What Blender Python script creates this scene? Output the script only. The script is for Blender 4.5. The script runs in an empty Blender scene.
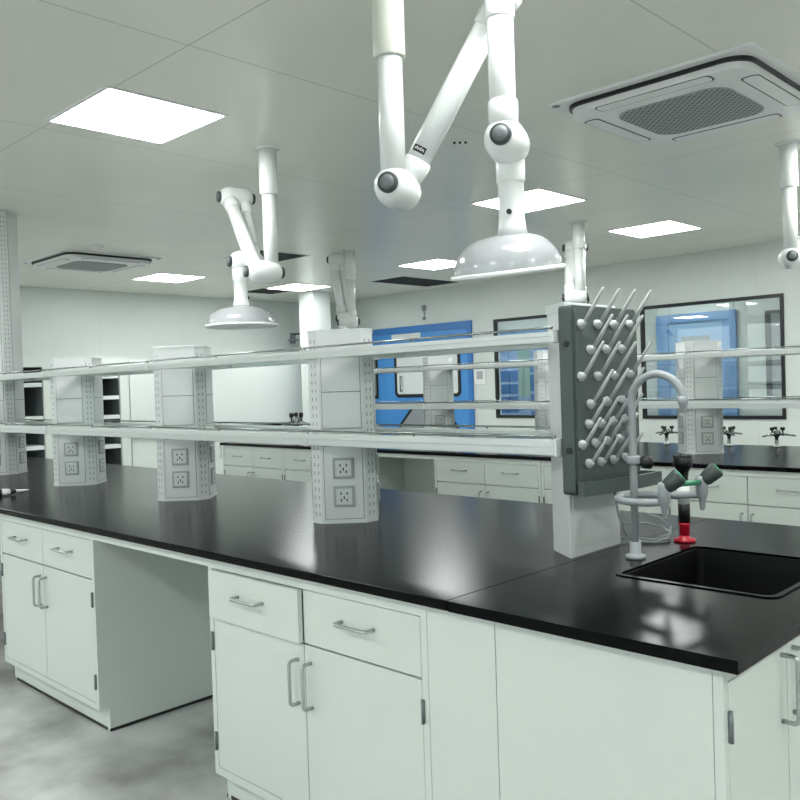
import bpy, bmesh, math, random
from mathutils import Vector, Matrix
random.seed(4)
S = bpy.context.scene
COL = S.collection

# ------------------------------------------------------------------ camera, world, exposure
cam_d = bpy.data.cameras.new('camera'); cam = bpy.data.objects.new('camera', cam_d); COL.objects.link(cam)
YAW, PITCH, ROLL, F = 0.773914963, -0.0189075693, -0.032685828, 843.49131
fwd = Vector((-math.sin(YAW)*math.cos(PITCH), math.cos(YAW)*math.cos(PITCH), math.sin(PITCH)))
rt0 = fwd.cross(Vector((0, 0, 1))).normalized(); up0 = rt0.cross(fwd)
rt = rt0*math.cos(ROLL) + up0*math.sin(ROLL); up = -rt0*math.sin(ROLL) + up0*math.cos(ROLL)
cam.matrix_world = Matrix(((rt.x, up.x, -fwd.x, 0), (rt.y, up.y, -fwd.y, 0), (rt.z, up.z, -fwd.z, 1.40), (0, 0, 0, 1)))
cam_d.sensor_width = 36; cam_d.lens = 36*F/800; cam_d.clip_start = .05; cam_d.clip_end = 100
S.camera = cam
w = bpy.data.worlds.new('world'); S.world = w; w.use_nodes = True
w.node_tree.nodes['Background'].inputs[0].default_value = (.93, .95, .97, 1)
w.node_tree.nodes['Background'].inputs[1].default_value = 1.9
S.view_settings.view_transform = 'Standard'; S.view_settings.look = 'None'
S.view_settings.gamma = 1; S.view_settings.use_curve_mapping = False
S.view_settings.exposure = 0.13
LIGHT = 24.0
CEIL = 2.68

# ------------------------------------------------------------------ materials
def lin(h):
    c = [int(h[i:i+2], 16)/255 for i in (0, 2, 4)]
    return tuple(x/12.92 if x <= .04045 else ((x+.055)/1.055)**2.4 for x in c) + (1,)

def mat(name, hexc, rough=.5, metal=0, spec=.5, noise=0, nscale=8, bump=0, bscale=60, stretch=None, hex2=None, emit=0, coat=0):
    m = bpy.data.materials.new(name); m.use_nodes = True
    nt = m.node_tree; b = nt.nodes['Principled BSDF']
    b.inputs['Base Color'].default_value = lin(hexc); b.inputs['Roughness'].default_value = rough
    b.inputs['Metallic'].default_value = metal; b.inputs['Specular IOR Level'].default_value = spec
    if coat: b.inputs['Coat Weight'].default_value = coat; b.inputs['Coat Roughness'].default_value = .1
    if emit:
        b.inputs['Emission Color'].default_value = lin(hexc); b.inputs['Emission Strength'].default_value = emit
    if noise or hex2:
        tc = nt.nodes.new('ShaderNodeTexCoord'); mp = nt.nodes.new('ShaderNodeMapping')
        nz = nt.nodes.new('ShaderNodeTexNoise'); rp = nt.nodes.new('ShaderNodeValToRGB')
        if stretch: mp.inputs['Scale'].default_value = stretch
        nz.inputs['Scale'].default_value = nscale; nz.inputs['Detail'].default_value = 6
        nt.links.new(tc.outputs['Object'], mp.inputs[0]); nt.links.new(mp.outputs[0], nz.inputs['Vector'])
        nt.links.new(nz.outputs['Fac'], rp.inputs[0])
        a = lin(hexc); c2 = lin(hex2) if hex2 else tuple(x*(1-noise) for x in a[:3]) + (1,)
        rp.color_ramp.elements[0].position = .32; rp.color_ramp.elements[1].position = .68
        rp.color_ramp.elements[0].color = c2; rp.color_ramp.elements[1].color = a
        nt.links.new(rp.outputs[0], b.inputs['Base Color'])
    if bump:
        tc = nt.nodes.new('ShaderNodeTexCoord'); nz = nt.nodes.new('ShaderNodeTexNoise'); bp = nt.nodes.new('ShaderNodeBump')
        nz.inputs['Scale'].default_value = bscale; bp.inputs['Strength'].default_value = bump; bp.inputs['Distance'].default_value = .002
        nt.links.new(tc.outputs['Object'], nz.inputs['Vector']); nt.links.new(nz.outputs['Fac'], bp.inputs['Height'])
        nt.links.new(bp.outputs[0], b.inputs['Normal'])
    return m

def glass_mat(name, tint, refl=.08, rough=.0, body=None, bodyfac=0.0):
    """thin sheet: see-through, with a mirror share that grows at grazing angles"""
    m = bpy.data.materials.new(name); m.use_nodes = True; nt = m.node_tree
    for n in list(nt.nodes): nt.nodes.remove(n)
    out = nt.nodes.new('ShaderNodeOutputMaterial'); tr = nt.nodes.new('ShaderNodeBsdfTransparent')
    gl = nt.nodes.new('ShaderNodeBsdfGlossy'); mx = nt.nodes.new('ShaderNodeMixShader'); fr = nt.nodes.new('ShaderNodeFresnel')
    ad = nt.nodes.new('ShaderNodeMath'); ad.operation = 'MULTIPLY_ADD'; ad.inputs[1].default_value = .8; ad.inputs[2].default_value = refl
    tr.inputs[0].default_value = lin(tint); gl.inputs['Roughness'].default_value = rough; fr.inputs[0].default_value = 1.45
    nt.links.new(fr.outputs[0], ad.inputs[0]); nt.links.new(ad.outputs[0], mx.inputs[0])
    src = tr.outputs[0]
    if body:
        df = nt.nodes.new('ShaderNodeBsdfDiffuse'); df.inputs[0].default_value = lin(body)
        tl = nt.nodes.new('ShaderNodeBsdfTranslucent'); tl.inputs[0].default_value = lin(body)
        m1 = nt.nodes.new('ShaderNodeMixShader'); m1.inputs[0].default_value = .5
        nt.links.new(df.outputs[0], m1.inputs[1]); nt.links.new(tl.outputs[0], m1.inputs[2])
        m2 = nt.nodes.new('ShaderNodeMixShader'); m2.inputs[0].default_value = bodyfac
        nt.links.new(tr.outputs[0], m2.inputs[1]); nt.links.new(m1.outputs[0], m2.inputs[2]); src = m2.outputs[0]
    nt.links.new(src, mx.inputs[1]); nt.links.new(gl.outputs[0], mx.inputs[2]); nt.links.new(mx.outputs[0], out.inputs[0])
    return m

def seam_mat(name, hexc, rough, xs, ys, seam='6a706c', spec=.4, width=.004, axes=(0, 1), noise=0.06):
    """panelled sheet: painted metal with thin joints every xs / ys metres (period, offset)"""
    m = mat(name, hexc, rough, spec=spec, noise=noise, nscale=1.3)
    nt = m.node_tree; b = nt.nodes['Principled BSDF']
    src = b.inputs['Base Color'].links[0].from_socket
    tc = nt.nodes.new('ShaderNodeTexCoord'); sp = nt.nodes.new('ShaderNodeSeparateXYZ'); nt.links.new(tc.outputs['Object'], sp.inputs[0])
    fac = None
    for ax, (per, off) in zip(axes, (xs, ys)):
        if not per: continue
        a = nt.nodes.new('ShaderNodeMath'); a.operation = 'ADD'; a.inputs[1].default_value = -off + per*.5 + per*40
        nt.links.new(sp.outputs[ax], a.inputs[0])
        md = nt.nodes.new('ShaderNodeMath'); md.operation = 'MODULO'; md.inputs[1].default_value = per; nt.links.new(a.outputs[0], md.inputs[0])
        cm = nt.nodes.new('ShaderNodeMath'); cm.operation = 'COMPARE'; cm.inputs[1].default_value = per*.5; cm.inputs[2].default_value = width
        nt.links.new(md.outputs[0], cm.inputs[0])
        if fac is None: fac = cm.outputs[0]
        else:
            mm = nt.nodes.new('ShaderNodeMath'); mm.operation = 'MAXIMUM'
            nt.links.new(fac, mm.inputs[0]); nt.links.new(cm.outputs[0], mm.inputs[1]); fac = mm.outputs[0]
    mix = nt.nodes.new('ShaderNodeMix'); mix.data_type = 'RGBA'
    nt.links.new(fac, mix.inputs['Factor']); nt.links.new(src, mix.inputs['A']); mix.inputs['B'].default_value = lin(seam)
    nt.links.new(mix.outputs['Result'], b.inputs['Base Color'])
    return m

def grille_mat(name, dark, light, per):
    m = mat(name, light, .6); nt = m.node_tree; b = nt.nodes['Principled BSDF']
    tc = nt.nodes.new('ShaderNodeTexCoord'); mp = nt.nodes.new('ShaderNodeMapping'); mp.inputs['Rotation'].default_value = (0, 0, math.pi/4)
    vo = nt.nodes.new('ShaderNodeTexVoronoi'); vo.inputs['Randomness'].default_value = 0; vo.inputs['Scale'].default_value = 1/per
    rp = nt.nodes.new('ShaderNodeValToRGB'); rp.color_ramp.elements[0].position = .38; rp.color_ramp.elements[1].position = .5
    rp.color_ramp.elements[0].color = lin(dark); rp.color_ramp.elements[1].color = lin(light)
    nt.links.new(tc.outputs['Object'], mp.inputs[0]); nt.links.new(mp.outputs[0], vo.inputs['Vector'])
    nt.links.new(vo.outputs['Distance'], rp.inputs[0]); nt.links.new(rp.outputs[0], b.inputs['Base Color'])
    return m

M = dict(
    steel=mat('white_painted_steel', 'd9e0da', .35, spec=.45, noise=.03, nscale=3),
    frame=mat('white_frame_paint', 'd9dfdc', .35, spec=.45),
    pil=mat('pilaster_white_metal', 'e0e2e2', .38, spec=.45),
    pilin=mat('pilaster_groove_gray', '777d7c', .6),
    slot=mat('slot_dark', 'a0a6a5', .7),
    alu=mat('anodised_aluminium', 'e2e6e4', .32, metal=.25),
    rod=mat('steel_rod', '9aa09f', .25, metal=.9),
    chrome=mat('brushed_steel_handle', 'b9bfbd', .28, metal=.9),
    hinge=mat('hinge_steel', '7c8182', .4, metal=.7),
    top=mat('black_epoxy_top', '0a0a0c', .2, spec=.10, noise=.35, nscale=2.5, stretch=(2, 14, 2)),
    sink=mat('black_sink_plastic', '0b0b0d', .4),
    floor=mat('gray_vinyl_floor', 'cfd0cf', .22, spec=.5, hex2='91918e', nscale=2.6),
    ceil=seam_mat('ceiling_panel_white', 'eaeae0', .28, (1.3, -2.73), (3.0, 1.735), seam='b9bdb6', width=.003),
    wall=seam_mat('wall_panel_white', 'd8deda', .35, (1.18, .2), (0, 0), seam='ccd1cf', width=.003, axes=(0, 1)),
    wally=seam_mat('wall_panel_white_side', 'd8deda', .35, (1.18, .2), (0, 0), seam='ccd1cf', width=.003, axes=(1, 0)),
    trim=mat('black_window_frame', '14181a', .4),
    blue=mat('blue_door_paint', '4a92d6', .4, noise=.06, nscale=2),
    bluepale=mat('hazed_blue_frame', '6c9ad0', .4),  # blue paled so the colour carries haze from the window glass
    bluepane=mat('hazed_blue_leaf', '8fb3da', .4),  # leaf blue lightened further, glass haze put into its colour
    blued=mat('deep_blue_door_frame', '3577bd', .4),
    glass=glass_mat('window_glass', 'eef3f2', .14),
    shelfglass=glass_mat('shelf_glass', 'd2e0dc', .06),
    hood=glass_mat('hood_plastic', 'f2f4f4', .05, .12, body='f0f2f6', bodyfac=.62),
    white=mat('white_plastic', 'e9ebea', .3, spec=.5),
    armtube=mat('white_enamel_tube', 'e6e8e7', .25, spec=.55),
    cream=mat('cream_sleeve_plastic', 'd9dbd0', .4),
    knob=mat('dark_gray_knob', '3d4143', .5),
    knobface=mat('knob_face_gray', '6f7476', .5),
    black=mat('black_plastic', '101214', .4),
    peg=mat('gray_peg_plastic', 'b3b7b7', .35),
    board=mat('slate_rack_plastic', '4d5755', .45, noise=.05, nscale=4),
    faucet=mat('gray_coated_pipe', '9a9fa2', .35, spec=.5),
    red=mat('red_plastic', 'b0122a', .35),
    green=mat('green_valve_paint', '3f9a72', .4),
    valve=mat('dark_valve_knob', '3b4443', .45),
    light=mat('lamp_diffuser', 'fbfffd', .5, emit=LIGHT),
    grille=grille_mat('air_grille', '343938', '9fa5a3', .024),
    acwhite=mat('air_conditioner_white', 'ececec', .4),
    socket=mat('socket_plate_gray', 'a9aead', .4),
    socketw=mat('socket_face_white', 'd7dad8', .35),
    dark=mat('dark_void', '0a0b0c', .8),
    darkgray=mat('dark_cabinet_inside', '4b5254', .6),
    hose=glass_mat('clear_hose', 'e8eef0', .1, .1, body='c8ced2', bodyfac=.6),
    gray=mat('gray_metal', '8f9496', .5),
    greendoor=mat('green_tinted_pane', '6f9d93', .3),
)

# ------------------------------------------------------------------ mesh builder
class MB:
    def __init__(s, o=(0, 0, 0)):
        s.bm = bmesh.new(); s.o = Vector(o)
    def _mark(s, faces, mi, smooth=False):
        for f in faces:
            f.material_index = mi; f.smooth = smooth
    def box(s, x0, x1, y0, y1, z0, z1, mi=0, bev=0, seg=2):
        n0 = set(s.bm.faces)
        vs = [s.bm.verts.new((x, y, z)) for z in (z0, z1) for x, y in ((x0, y0), (x1, y0), (x1, y1), (x0, y1))]
        fs = [s.bm.faces.new([vs[i] for i in q]) for q in ((3, 2, 1, 0), (4, 5, 6, 7), (0, 1, 5, 4), (1, 2, 6, 5), (2, 3, 7, 6), (3, 0, 4, 7))]
        if bev:
            es = list({e for f in fs for e in f.edges})
            bmesh.ops.bevel(s.bm, geom=es, offset=bev, segments=seg, profile=.5, affect='EDGES')
        s._mark([f for f in s.bm.faces if f not in n0], mi); return s
    def prism(s, poly, z0, z1, mi=0, bev=0, smooth=False):
        n0 = set(s.bm.faces)
        a = [s.bm.verts.new((x, y, z0)) for x, y in poly]; b = [s.bm.verts.new((x, y, z1)) for x, y in poly]
        n = len(poly)
        s.bm.faces.new(a[::-1]); s.bm.faces.new(b)
        for i in range(n): s.bm.faces.new((a[i], a[(i+1) % n], b[(i+1) % n], b[i]))
        if bev:
            bmesh.ops.bevel(s.bm, geom=list({e for v in b for e in v.link_edges}), offset=bev, segments=2, profile=.5, affect='EDGES')
        s._mark([f for f in s.bm.faces if f not in n0], mi, smooth); return s
    def lathe(s, prof, org, axis=(0, 0, 1), seg=28, mi=0, smooth=True, close=False):
        ax = Vector(axis).normalized(); q = Vector((0, 0, 1)).rotation_difference(ax); org = Vector(org)
        n0 = set(s.bm.faces); rings = []
        for r, h in prof:
            if r < 1e-6: rings.append([s.bm.verts.new(org + q @ Vector((0, 0, h)))])
            else: rings.append([s.bm.verts.new(org + q @ Vector((r*math.cos(2*math.pi*i/seg), r*math.sin(2*math.pi*i/seg), h))) for i in range(seg)])
        pairs = list(zip(rings, rings[1:]))
        if close: pairs.append((rings[-1], rings[0]))
        for a, b in pairs:
            for i in range(seg):
                j = (i+1) % seg
                if len(a) == 1 and len(b) == 1: continue
                if len(a) == 1: s.bm.faces.new((a[0], b[j], b[i]))
                elif len(b) == 1: s.bm.faces.new((a[i], a[j], b[0]))
                else: s.bm.faces.new((a[i], a[j], b[j], b[i]))
        if not close:
            if len(rings[0]) > 1: s.bm.faces.new(rings[0][::-1])
            if len(rings[-1]) > 1: s.bm.faces.new(rings[-1])
        new = [f for f in s.bm.faces if f not in n0]
        s._mark(new, mi, smooth)
        for f in new:
            if len(f.verts) > 4: f.smooth = False
        return s
    def cyl(s, p0, p1, r0, r1=None, seg=24, mi=0, smooth=True):
        p0 = Vector(p0); p1 = Vector(p1); L = (p1-p0).length
        return s.lathe([(r0, 0), (r0 if r1 is None else r1, L)], p0, p1-p0, seg, mi, smooth)
    def tube(s, pts, r, seg=12, mi=0, caps=True):
        pts = [Vector(p) for p in pts]; n = len(pts); n0 = set(s.bm.faces)
        t = (pts[1]-pts[0]).normalized(); ref = Vector((0, 0, 1)) if abs(t.z) < .9 else Vector((1, 0, 0))
        u = t.cross(ref).normalized(); rings = []
        for i, p in enumerate(pts):
            t2 = ((pts[min(i+1, n-1)]-p).normalized() + (p-pts[max(i-1, 0)]).normalized())
            t2 = t2.normalized() if t2.length > 1e-6 else t
            u = t.rotation_difference(t2) @ u; t = t2; u = (u - t*u.dot(t)).normalized(); v = t.cross(u)
            rr = r[i] if isinstance(r, (list, tuple)) else r
            rings.append([s.bm.verts.new(p + (u*math.cos(2*math.pi*k/seg) + v*math.sin(2*math.pi*k/seg))*rr) for k in range(seg)])
        for a, b in zip(rings, rings[1:]):
            for k in range(seg): s.bm.faces.new((a[k], a[(k+1) % seg], b[(k+1) % seg], b[k]))
        s._mark([f for f in s.bm.faces if f not in n0], mi, True)
        if caps:
            c = [s.bm.faces.new(rings[0][::-1]), s.bm.faces.new(rings[-1])]; s._mark(c, mi)
        return s
    def hole_slab(s, outer, hole, z0, z1, mi=0):
        """flat slab with one hole: both given as 2-D loops"""
        n0 = set(s.bm.faces); es = []
        for lp in (outer, hole):
            vs = [s.bm.verts.new((x, y, z1)) for x, y in lp]
            es += [s.bm.edges.new((vs[i], vs[(i+1) % len(vs)])) for i in range(len(vs))]
        r = bmesh.ops.triangle_fill(s.bm, use_beauty=True, use_dissolve=False, edges=es)
        fs = [g for g in r['geom'] if isinstance(g, bmesh.types.BMFace)]
        e = bmesh.ops.extrude_face_region(s.bm, geom=fs)
        for v in [g for g in e['geom'] if isinstance(g, bmesh.types.BMVert)]: v.co.z = z0
        s._mark([f for f in s.bm.faces if f not in n0], mi); return s
    def build(s, name, mats, parent=None, label=None):
        bmesh.ops.recalc_face_normals(s.bm, faces=s.bm.faces)
        for v in s.bm.verts: v.co -= s.o
        me = bpy.data.meshes.new(name); s.bm.to_mesh(me); s.bm.free()
        for m in (mats if isinstance(mats, (list, tuple)) else [mats]): me.materials.append(m)
        ob = bpy.data.objects.new(name, me); COL.objects.link(ob)
        if parent is None: ob.location = s.o
        else: ob.parent = parent
        if label: ob['label'] = label
        return ob

def thing(name, label, cat, loc, group=None):
    o = bpy.data.objects.new(name, None); COL.objects.link(o); o.location = loc; o.empty_display_size = .1
    o['label'] = label; o['category'] = cat
    if group: o['group'] = group
    return o
def tag(o, label, cat, group=None):
    o['label'] = label; o['category'] = cat
    if group: o['group'] = group
    return o
def struct(o, label=None, cat=None):
    o['kind'] = 'structure'
    if label: o['label'] = label
    if cat: o['category'] = cat
    return o
def copy_tree(o, parent=None):
    c = o.copy(); COL.objects.link(c)
    if parent is not None: c.parent = parent
    for ch in list(o.children): copy_tree(ch, c)
    return c
def rrect(x0, x1, y0, y1, r, n=6):
    pts = []
    for cx, cy, a0 in ((x1-r, y0+r, -90), (x1-r, y1-r, 0), (x0+r, y1-r, 90), (x0+r, y0+r, 180)):
        for i in range(n+1):
            a = math.radians(a0 + 90*i/n); pts.append((cx + r*math.cos(a), cy + r*math.sin(a)))
    return pts
def arc(c, r, a0, a1, n, ux, uy):
    c = Vector(c); ux = Vector(ux); uy = Vector(uy)
    return [c + ux*(r*math.cos(math.radians(a0+(a1-a0)*i/n))) + uy*(r*math.sin(math.radians(a0+(a1-a0)*i/n))) for i in range(n+1)]

# ------------------------------------------------------------------ room shell
XL, XR, YF, YB = -9.98, 2.6, -2.2, 8.55
struct(MB().box(XL-.1, XR+.1, YF-.1, 11.0, -.1, 0).build('floor', M['floor']), 'gray mottled vinyl floor of the laboratory', 'floor')
struct(MB().box(XL-.1, XR+.1, YF-.1, 11.0, CEIL, CEIL+.1).build('ceiling', M['ceil']), 'pale gray panelled ceiling with thin joints', 'ceiling')
struct(MB().box(XL-.1, XL, YF-.1, 11.0, 0, CEIL).build('wall_left', M['wally']), 'pale far wall behind the tall white cabinets', 'wall')
struct(MB().box(XR, XR+.1, YF-.1, 11.0, 0, CEIL).build('wall_right', M['wally']), 'pale wall to the right of the room', 'wall')
struct(MB().box(XL, XR, YF-.1, YF, 0, .25).box(XL, XR, YF-.1, YF, 2.55, CEIL).box(XL, -9.5, YF-.1, YF, .25, 2.55).box(2.1, XR, YF-.1, YF, .25, 2.55)
       .build('wall_front', M['wall']), 'pale wall with an added long window band on the viewer side of the room', 'wall')
mb = MB((-9.5, YF, .25)).box(-9.5, 2.1, YF-.08, YF-.02, .25, .30).box(-9.5, 2.1, YF-.08, YF-.02, 2.50, 2.55)
for k in range(9): mb.box(-9.5 + k*1.45 - (.05 if k == 8 else 0), -9.45 + k*1.45 - (.05 if k == 8 else 0), YF-.08, YF-.02, .30, 2.50)
wf = struct(mb.build('window_4', M['frame']), 'unseen long window band added behind the viewer for daylight', 'window')  # unseen window, added to bring light onto cabinet fronts and ceiling
MB((-9.5, YF, .25)).box(-9.5, 2.1, YF-.055, YF-.049, .26, 2.54).build('pane', M['glass'], wf)
W1 = (-6.64, -5.11, .93, 2.18); W2 = (-4.6, -3.07, .93, 2.165); DR = (-8.95, -7.0, 2.2)
wb = MB()
for x0, x1, z0, z1 in ((XL, DR[0], 0, CEIL), (DR[0], DR[1], DR[2], CEIL), (DR[1], W1[0], 0, CEIL), (W1[0], W1[1], 0, W1[2]), (W1[0], W1[1], W1[3], CEIL),
                       (W1[1], W2[0], 0, CEIL), (W2[0], W2[1], 0, W2[2]), (W2[0], W2[1], W2[3], CEIL), (W2[1], XR, 0, CEIL)):
    wb.box(x0, x1, YB, YB+.1, z0, z1)
struct(wb.build('wall_back', M['wall']), 'pale panelled wall holding the blue door and two black framed windows', 'wall')
struct(MB().box(XL, XR, 10.6, 10.7, 0, CEIL).build('wall_corridor', M['wall']), 'pale corridor wall seen through the windows', 'wall')
struct(MB().box(XL, DR[0], YB-.012, YB, 0, .1).box(DR[1], XR, YB-.012, YB, 0, .1).build('baseboard_back', M['gray']), 'gray baseboard along the back wall', 'baseboard')
struct(MB().box(XL, XL+.012, YF, YB-.012, 0, .1).build('baseboard_left', M['gray']), 'gray baseboard along the far wall', 'baseboard')
struct(MB().box(-9.0, -8.7, 7.30, 7.60, 0, CEIL).build('pillar', M['frame']), 'white square pillar rising to the ceiling behind the folded extraction arm', 'pillar')

def window(n, W, label):
    x0, x1, z0, z1 = W
    t = struct(MB((x0, YB, z0)).box(x0, x1, YB-.015, YB+.03, z0, z0+.035).box(x0, x1, YB-.015, YB+.03, z1-.035, z1)
               .box(x0, x0+.034, YB-.015, YB+.03, z0+.035, z1-.035).box(x1-.034, x1, YB-.015, YB+.03, z0+.035, z1-.035)
               .build('window_%d' % n, M['trim']), label, 'window')
    MB((x0, YB, z0)).box(x0+.034, x1-.034, YB+.004, YB+.010, z0+.035, z1-.035).build('pane', M['glass'], t)
    MB((x0, YB, z0)).box(x0, x1, YB+.03, YB+.1, z0, z0+.02).build('sill', M['frame'], t)
    return t
window(1, W1, 'black framed window left of the drying rack with blue corridor door behind')
window(2, W2, 'wide black framed window behind the gooseneck faucet')
# window in the corridor wall, seen through window 2
t = struct(MB((-4.03, 10.6, .97)).box(-4.03, -2.6, 10.585, 10.6, 2.115, 2.155).box(-4.03, -2.6, 10.585, 10.6, .97, 1.01)
           .box(-4.03, -3.96, 10.585, 10.6, 1.01, 2.115).box(-2.67, -2.6, 10.585, 10.6, 1.01, 2.115).build('window_3', M['trim']),
           'dark framed corridor window seen through the wide window', 'window')
MB((-4.03, 10.6, .97)).box(-3.96, -2.67, 10.592, 10.599, 1.01, 2.115).build('pane', M['gray'], t)

# big blue double door in the back wall
d = struct(MB((DR[0], YB, 0)).box(DR[0], DR[1], YB-.03, YB+.1, DR[2]-.09, DR[2]).box(DR[0], DR[0]+.07, YB-.03, YB+.1, 0, DR[2]-.09)
           .box(DR[1]-.07, DR[1], YB-.03, YB+.1, 0, DR[2]-.09).build('door_1', M['blued']), 'bright blue double door with black trimmed panes', 'door')
def oct_ring(x0, x1, z0, z1, c, wd, y0, y1, mi, mb):
    """chamfered-corner trim ring standing in the xz plane"""
    def loop(k):
        a, b, e, f, g = x0+k, x1-k, z0+k, z1-k, max(c-k*.6, .01)
        return [(a+g, e), (b-g, e), (b, e+g), (b, f-g), (b-g, f), (a+g, f), (a, f-g), (a, e+g)]
    o, i = loop(0), loop(wd); n = 8
    vo = [[mb.bm.verts.new((x, y, z)) for x, z in o] for y in (y0, y1)]; vi = [[mb.bm.verts.new((x, y, z)) for x, z in i] for y in (y0, y1)]
    for k in range(n):
        j = (k+1) % n
        for q in ((vo[0][k], vo[0][j], vi[0][j], vi[0][k]), (vo[1][k], vi[1][k], vi[1][j], vo[1][j]), (vo[0][k], vo[1][k], vo[1][j], vo[0][j]), (vi[0][k], vi[0][j], vi[1][j], vi[1][k])):
            f = mb.bm.faces.new(q); f.material_index = mi
    return i
def oct_pane(loop, y0, y1, mb, mi=0):
    a = [mb.bm.verts.new((x, y0, z)) for x, z in loop]; b = [mb.bm.verts.new((x, y1, z)) for x, z in loop]; n = len(loop)
    mb.bm.faces.new(a).material_index = mi; mb.bm.faces.new(b[::-1]).material_index = mi
    for k in range(n): mb.bm.faces.new((a[k], b[k], b[(k+1) % n], a[(k+1) % n])).material_index = mi
O = (DR[0], YB, 0)
for lx0, lx1, wx0, wx1 in ((-8.88, -8.625, None, -8.78), (-8.62, -7.07, -8.42, -7.2)):
    leaf = MB(O).box(lx0, lx1, YB-.02, YB+.03, .01, DR[2]-.093)
    lf = leaf.build('door_leaf', M['blue'], d)
    if wx0 is not None:
        mb = MB(O); lp = oct_ring(wx0, wx1, 1.21, 1.97, .05, .045, YB-.03, YB-.021, 0, mb); mb.build('window_trim', M['trim'], lf)
        mb = MB(O); oct_pane(lp, YB-.025, YB-.021, mb); mb.build('door_pane', M['frame'], lf)
        mb = MB(O); lp = oct_ring(-8.36, -7.26, .4, 1.12, .30, .035, YB-.03, YB-.021, 0, mb); mb.build('panel_trim', M['trim'], lf)
        mb = MB(O); oct_pane(lp, YB-.025, YB-.021, mb); mb.build('kick_panel', M['gray'], lf)
        MB(O).box(-8.46, -7.9, YB-.026, YB-.02, 2.03, 2.1).build('light_strip', M['frame'], lf)
        MB(O).tube([(-8.28, YB-.03, 1.3), (-8.28, YB-.06, 1.3), (-8.28, YB-.06, 1.5), (-8.28, YB-.03, 1.5)], .012, 8).build('pull_handle', M['rod'], lf)
    else:
        MB(O).box(-8.875, -8.76, YB-.03, YB-.021, 1.2, 1.95, bev=.008).build('window_trim', M['trim'], lf)
        MB(O).box(-8.87, -8.80, YB-.034, YB-.031, 1.245, 1.905).build('door_pane', M['gray'], lf)
# corridor doors
def corridor_door(n, x0, x1, z1, label, green):
    y = 10.6
    d = struct(MB((x0, y, 0)).box(x0, x1, y-.06, y, z1-.11, z1).box(x0, x0+.17, y-.06, y, 0, z1-.11).box(x1-.17, x1, y-.06, y, 0, z1-.11)
               .build('door_%d' % n, M['bluepale']), label, 'door')
    lf = MB((x0, y, 0)).box(x0+.17, x1-.17, y-.03, y, .005, z1-.11).build('door_leaf', M['bluepane'] if not green else M['bluepale'], d)
    MB((x0, y, 0)).box(x0+.34, x1-.34, y-.036, y-.03, 1.15, z1-.3).build('door_pane', M['greendoor'] if green else M['gray'], lf)
    MB((x0, y, 0)).cyl((x0+.26, y-.03, 1.05), (x0+.26, y-.07, 1.05), .012).cyl((x0+.25, y-.065, 1.05), (x0+.38, y-.065, 1.05), .01).build('lever_handle', M['rod'], lf)
corridor_door(2, -5.45, -4.38, 2.2, 'blue corridor door seen through the wide window behind the faucet', False)
corridor_door(3, -8.1, -7.2, 2.16, 'blue corridor door seen through the window left of the drying rack', True)

# ------------------------------------------------------------------ ceiling things
lp_ = thing('ceiling_light', 'large bright square ceiling panel nearest above the island, upper left', 'ceiling light', (-3.6, 2.0, CEIL), 'recessed ceiling light panels')
MB().hole_slab(rrect(-.3, .3, -.3, .3, .002, 1), rrect(-.285, .285, -.285, .285, .002, 1), -.008, 0).build('frame', M['acwhite'], lp_)
MB().box(-.285, .285, -.285, .285, -.006, -.001).build('diffuser', M['light'], lp_)
LIGHTS = [(-8.47, 5.02, 'small bright ceiling panel right of the far left air conditioner'),
          (-8.44, 6.85, 'bright ceiling panel in front of the white pillar'),
          (-6.07, 6.83, 'bright ceiling panel beside the dark opening above the blue double door'),
          (-3.55, 5.02, 'bright ceiling panel behind the nearest hood pipe'),
          (-3.54, 6.87, 'bright ceiling panel below the right air conditioner, near back wall'),
          (-6.45, 1.5, 'unseen ceiling panel added for light above the far end of the front island'),  # from here down: panels out of view, added to light the room
          (-8.47, 2.0, 'unseen ceiling panel added for light nearest the far left corner'),
          (-1.15, 2.0, 'unseen ceiling panel added for light above the sink'), (-1.15, 5.02, 'unseen ceiling panel added for light right of the right air conditioner'),
          (-1.15, 6.87, 'unseen ceiling panel added for light by the back wall right of the window'),
          (1.3, 2.0, 'unseen ceiling panel added for light in the right aisle, level with the sink'), (1.3, 5.02, 'unseen ceiling panel added for light in the right aisle, level with the back island'),
          (1.3, 6.87, 'unseen ceiling panel added for light in the right aisle by the back wall'),
          (-8.47, -.9, 'unseen ceiling panel added for light on the viewer side, farthest left'), (-6.07, -.9, 'unseen ceiling panel added for light on the viewer side, second from far wall'),
          (-3.6, -.9, 'unseen ceiling panel added for light on the viewer side, facing the knee space'), (-1.15, -.9, 'unseen ceiling panel added for light just behind the viewer'),
          (1.3, -.9, 'unseen ceiling panel added for light on the viewer side, right corner'),
          (-7.6, 9.6, 'unseen corridor ceiling panel added for light before the left corridor door'), (-4.9, 9.6, 'unseen corridor ceiling panel added for light before the middle corridor door'),  # added out of view to light the corridor behind the glass
          (-2.2, 9.6, 'unseen corridor ceiling panel added for light at the right end')]
for x, y, lab in LIGHTS:
    c = copy_tree(lp_); c.location = (x, y, CEIL); c['label'] = lab
for x0, x1, y0, y1, lab in ((-6.93, -6.33, 4.7, 5.3, 'black open ceiling square behind the left extraction arm'),
                            (-9.25, -8.73, 6.5, 7.04, 'black open ceiling square beside the pillar and its light'),
                            (-7.54, -6.94, 7.22, 8.3, 'long black ceiling opening above the blue double door')):
    o = MB((x0, y0, CEIL)).hole_slab(rrect(x0, x1, y0, y1, .002, 1), rrect(x0+.012, x1-.012, y0+.012, y1-.012, .002, 1), CEIL-.006, CEIL, 0) \
        .box(x0+.012, x1-.012, y0+.012, y1-.012, CEIL-.003, CEIL-.0005, 1).build('ceiling_opening', [M['acwhite'], M['dark']])
    tag(o, lab, 'ceiling opening', 'dark openings in the ceiling')

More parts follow.
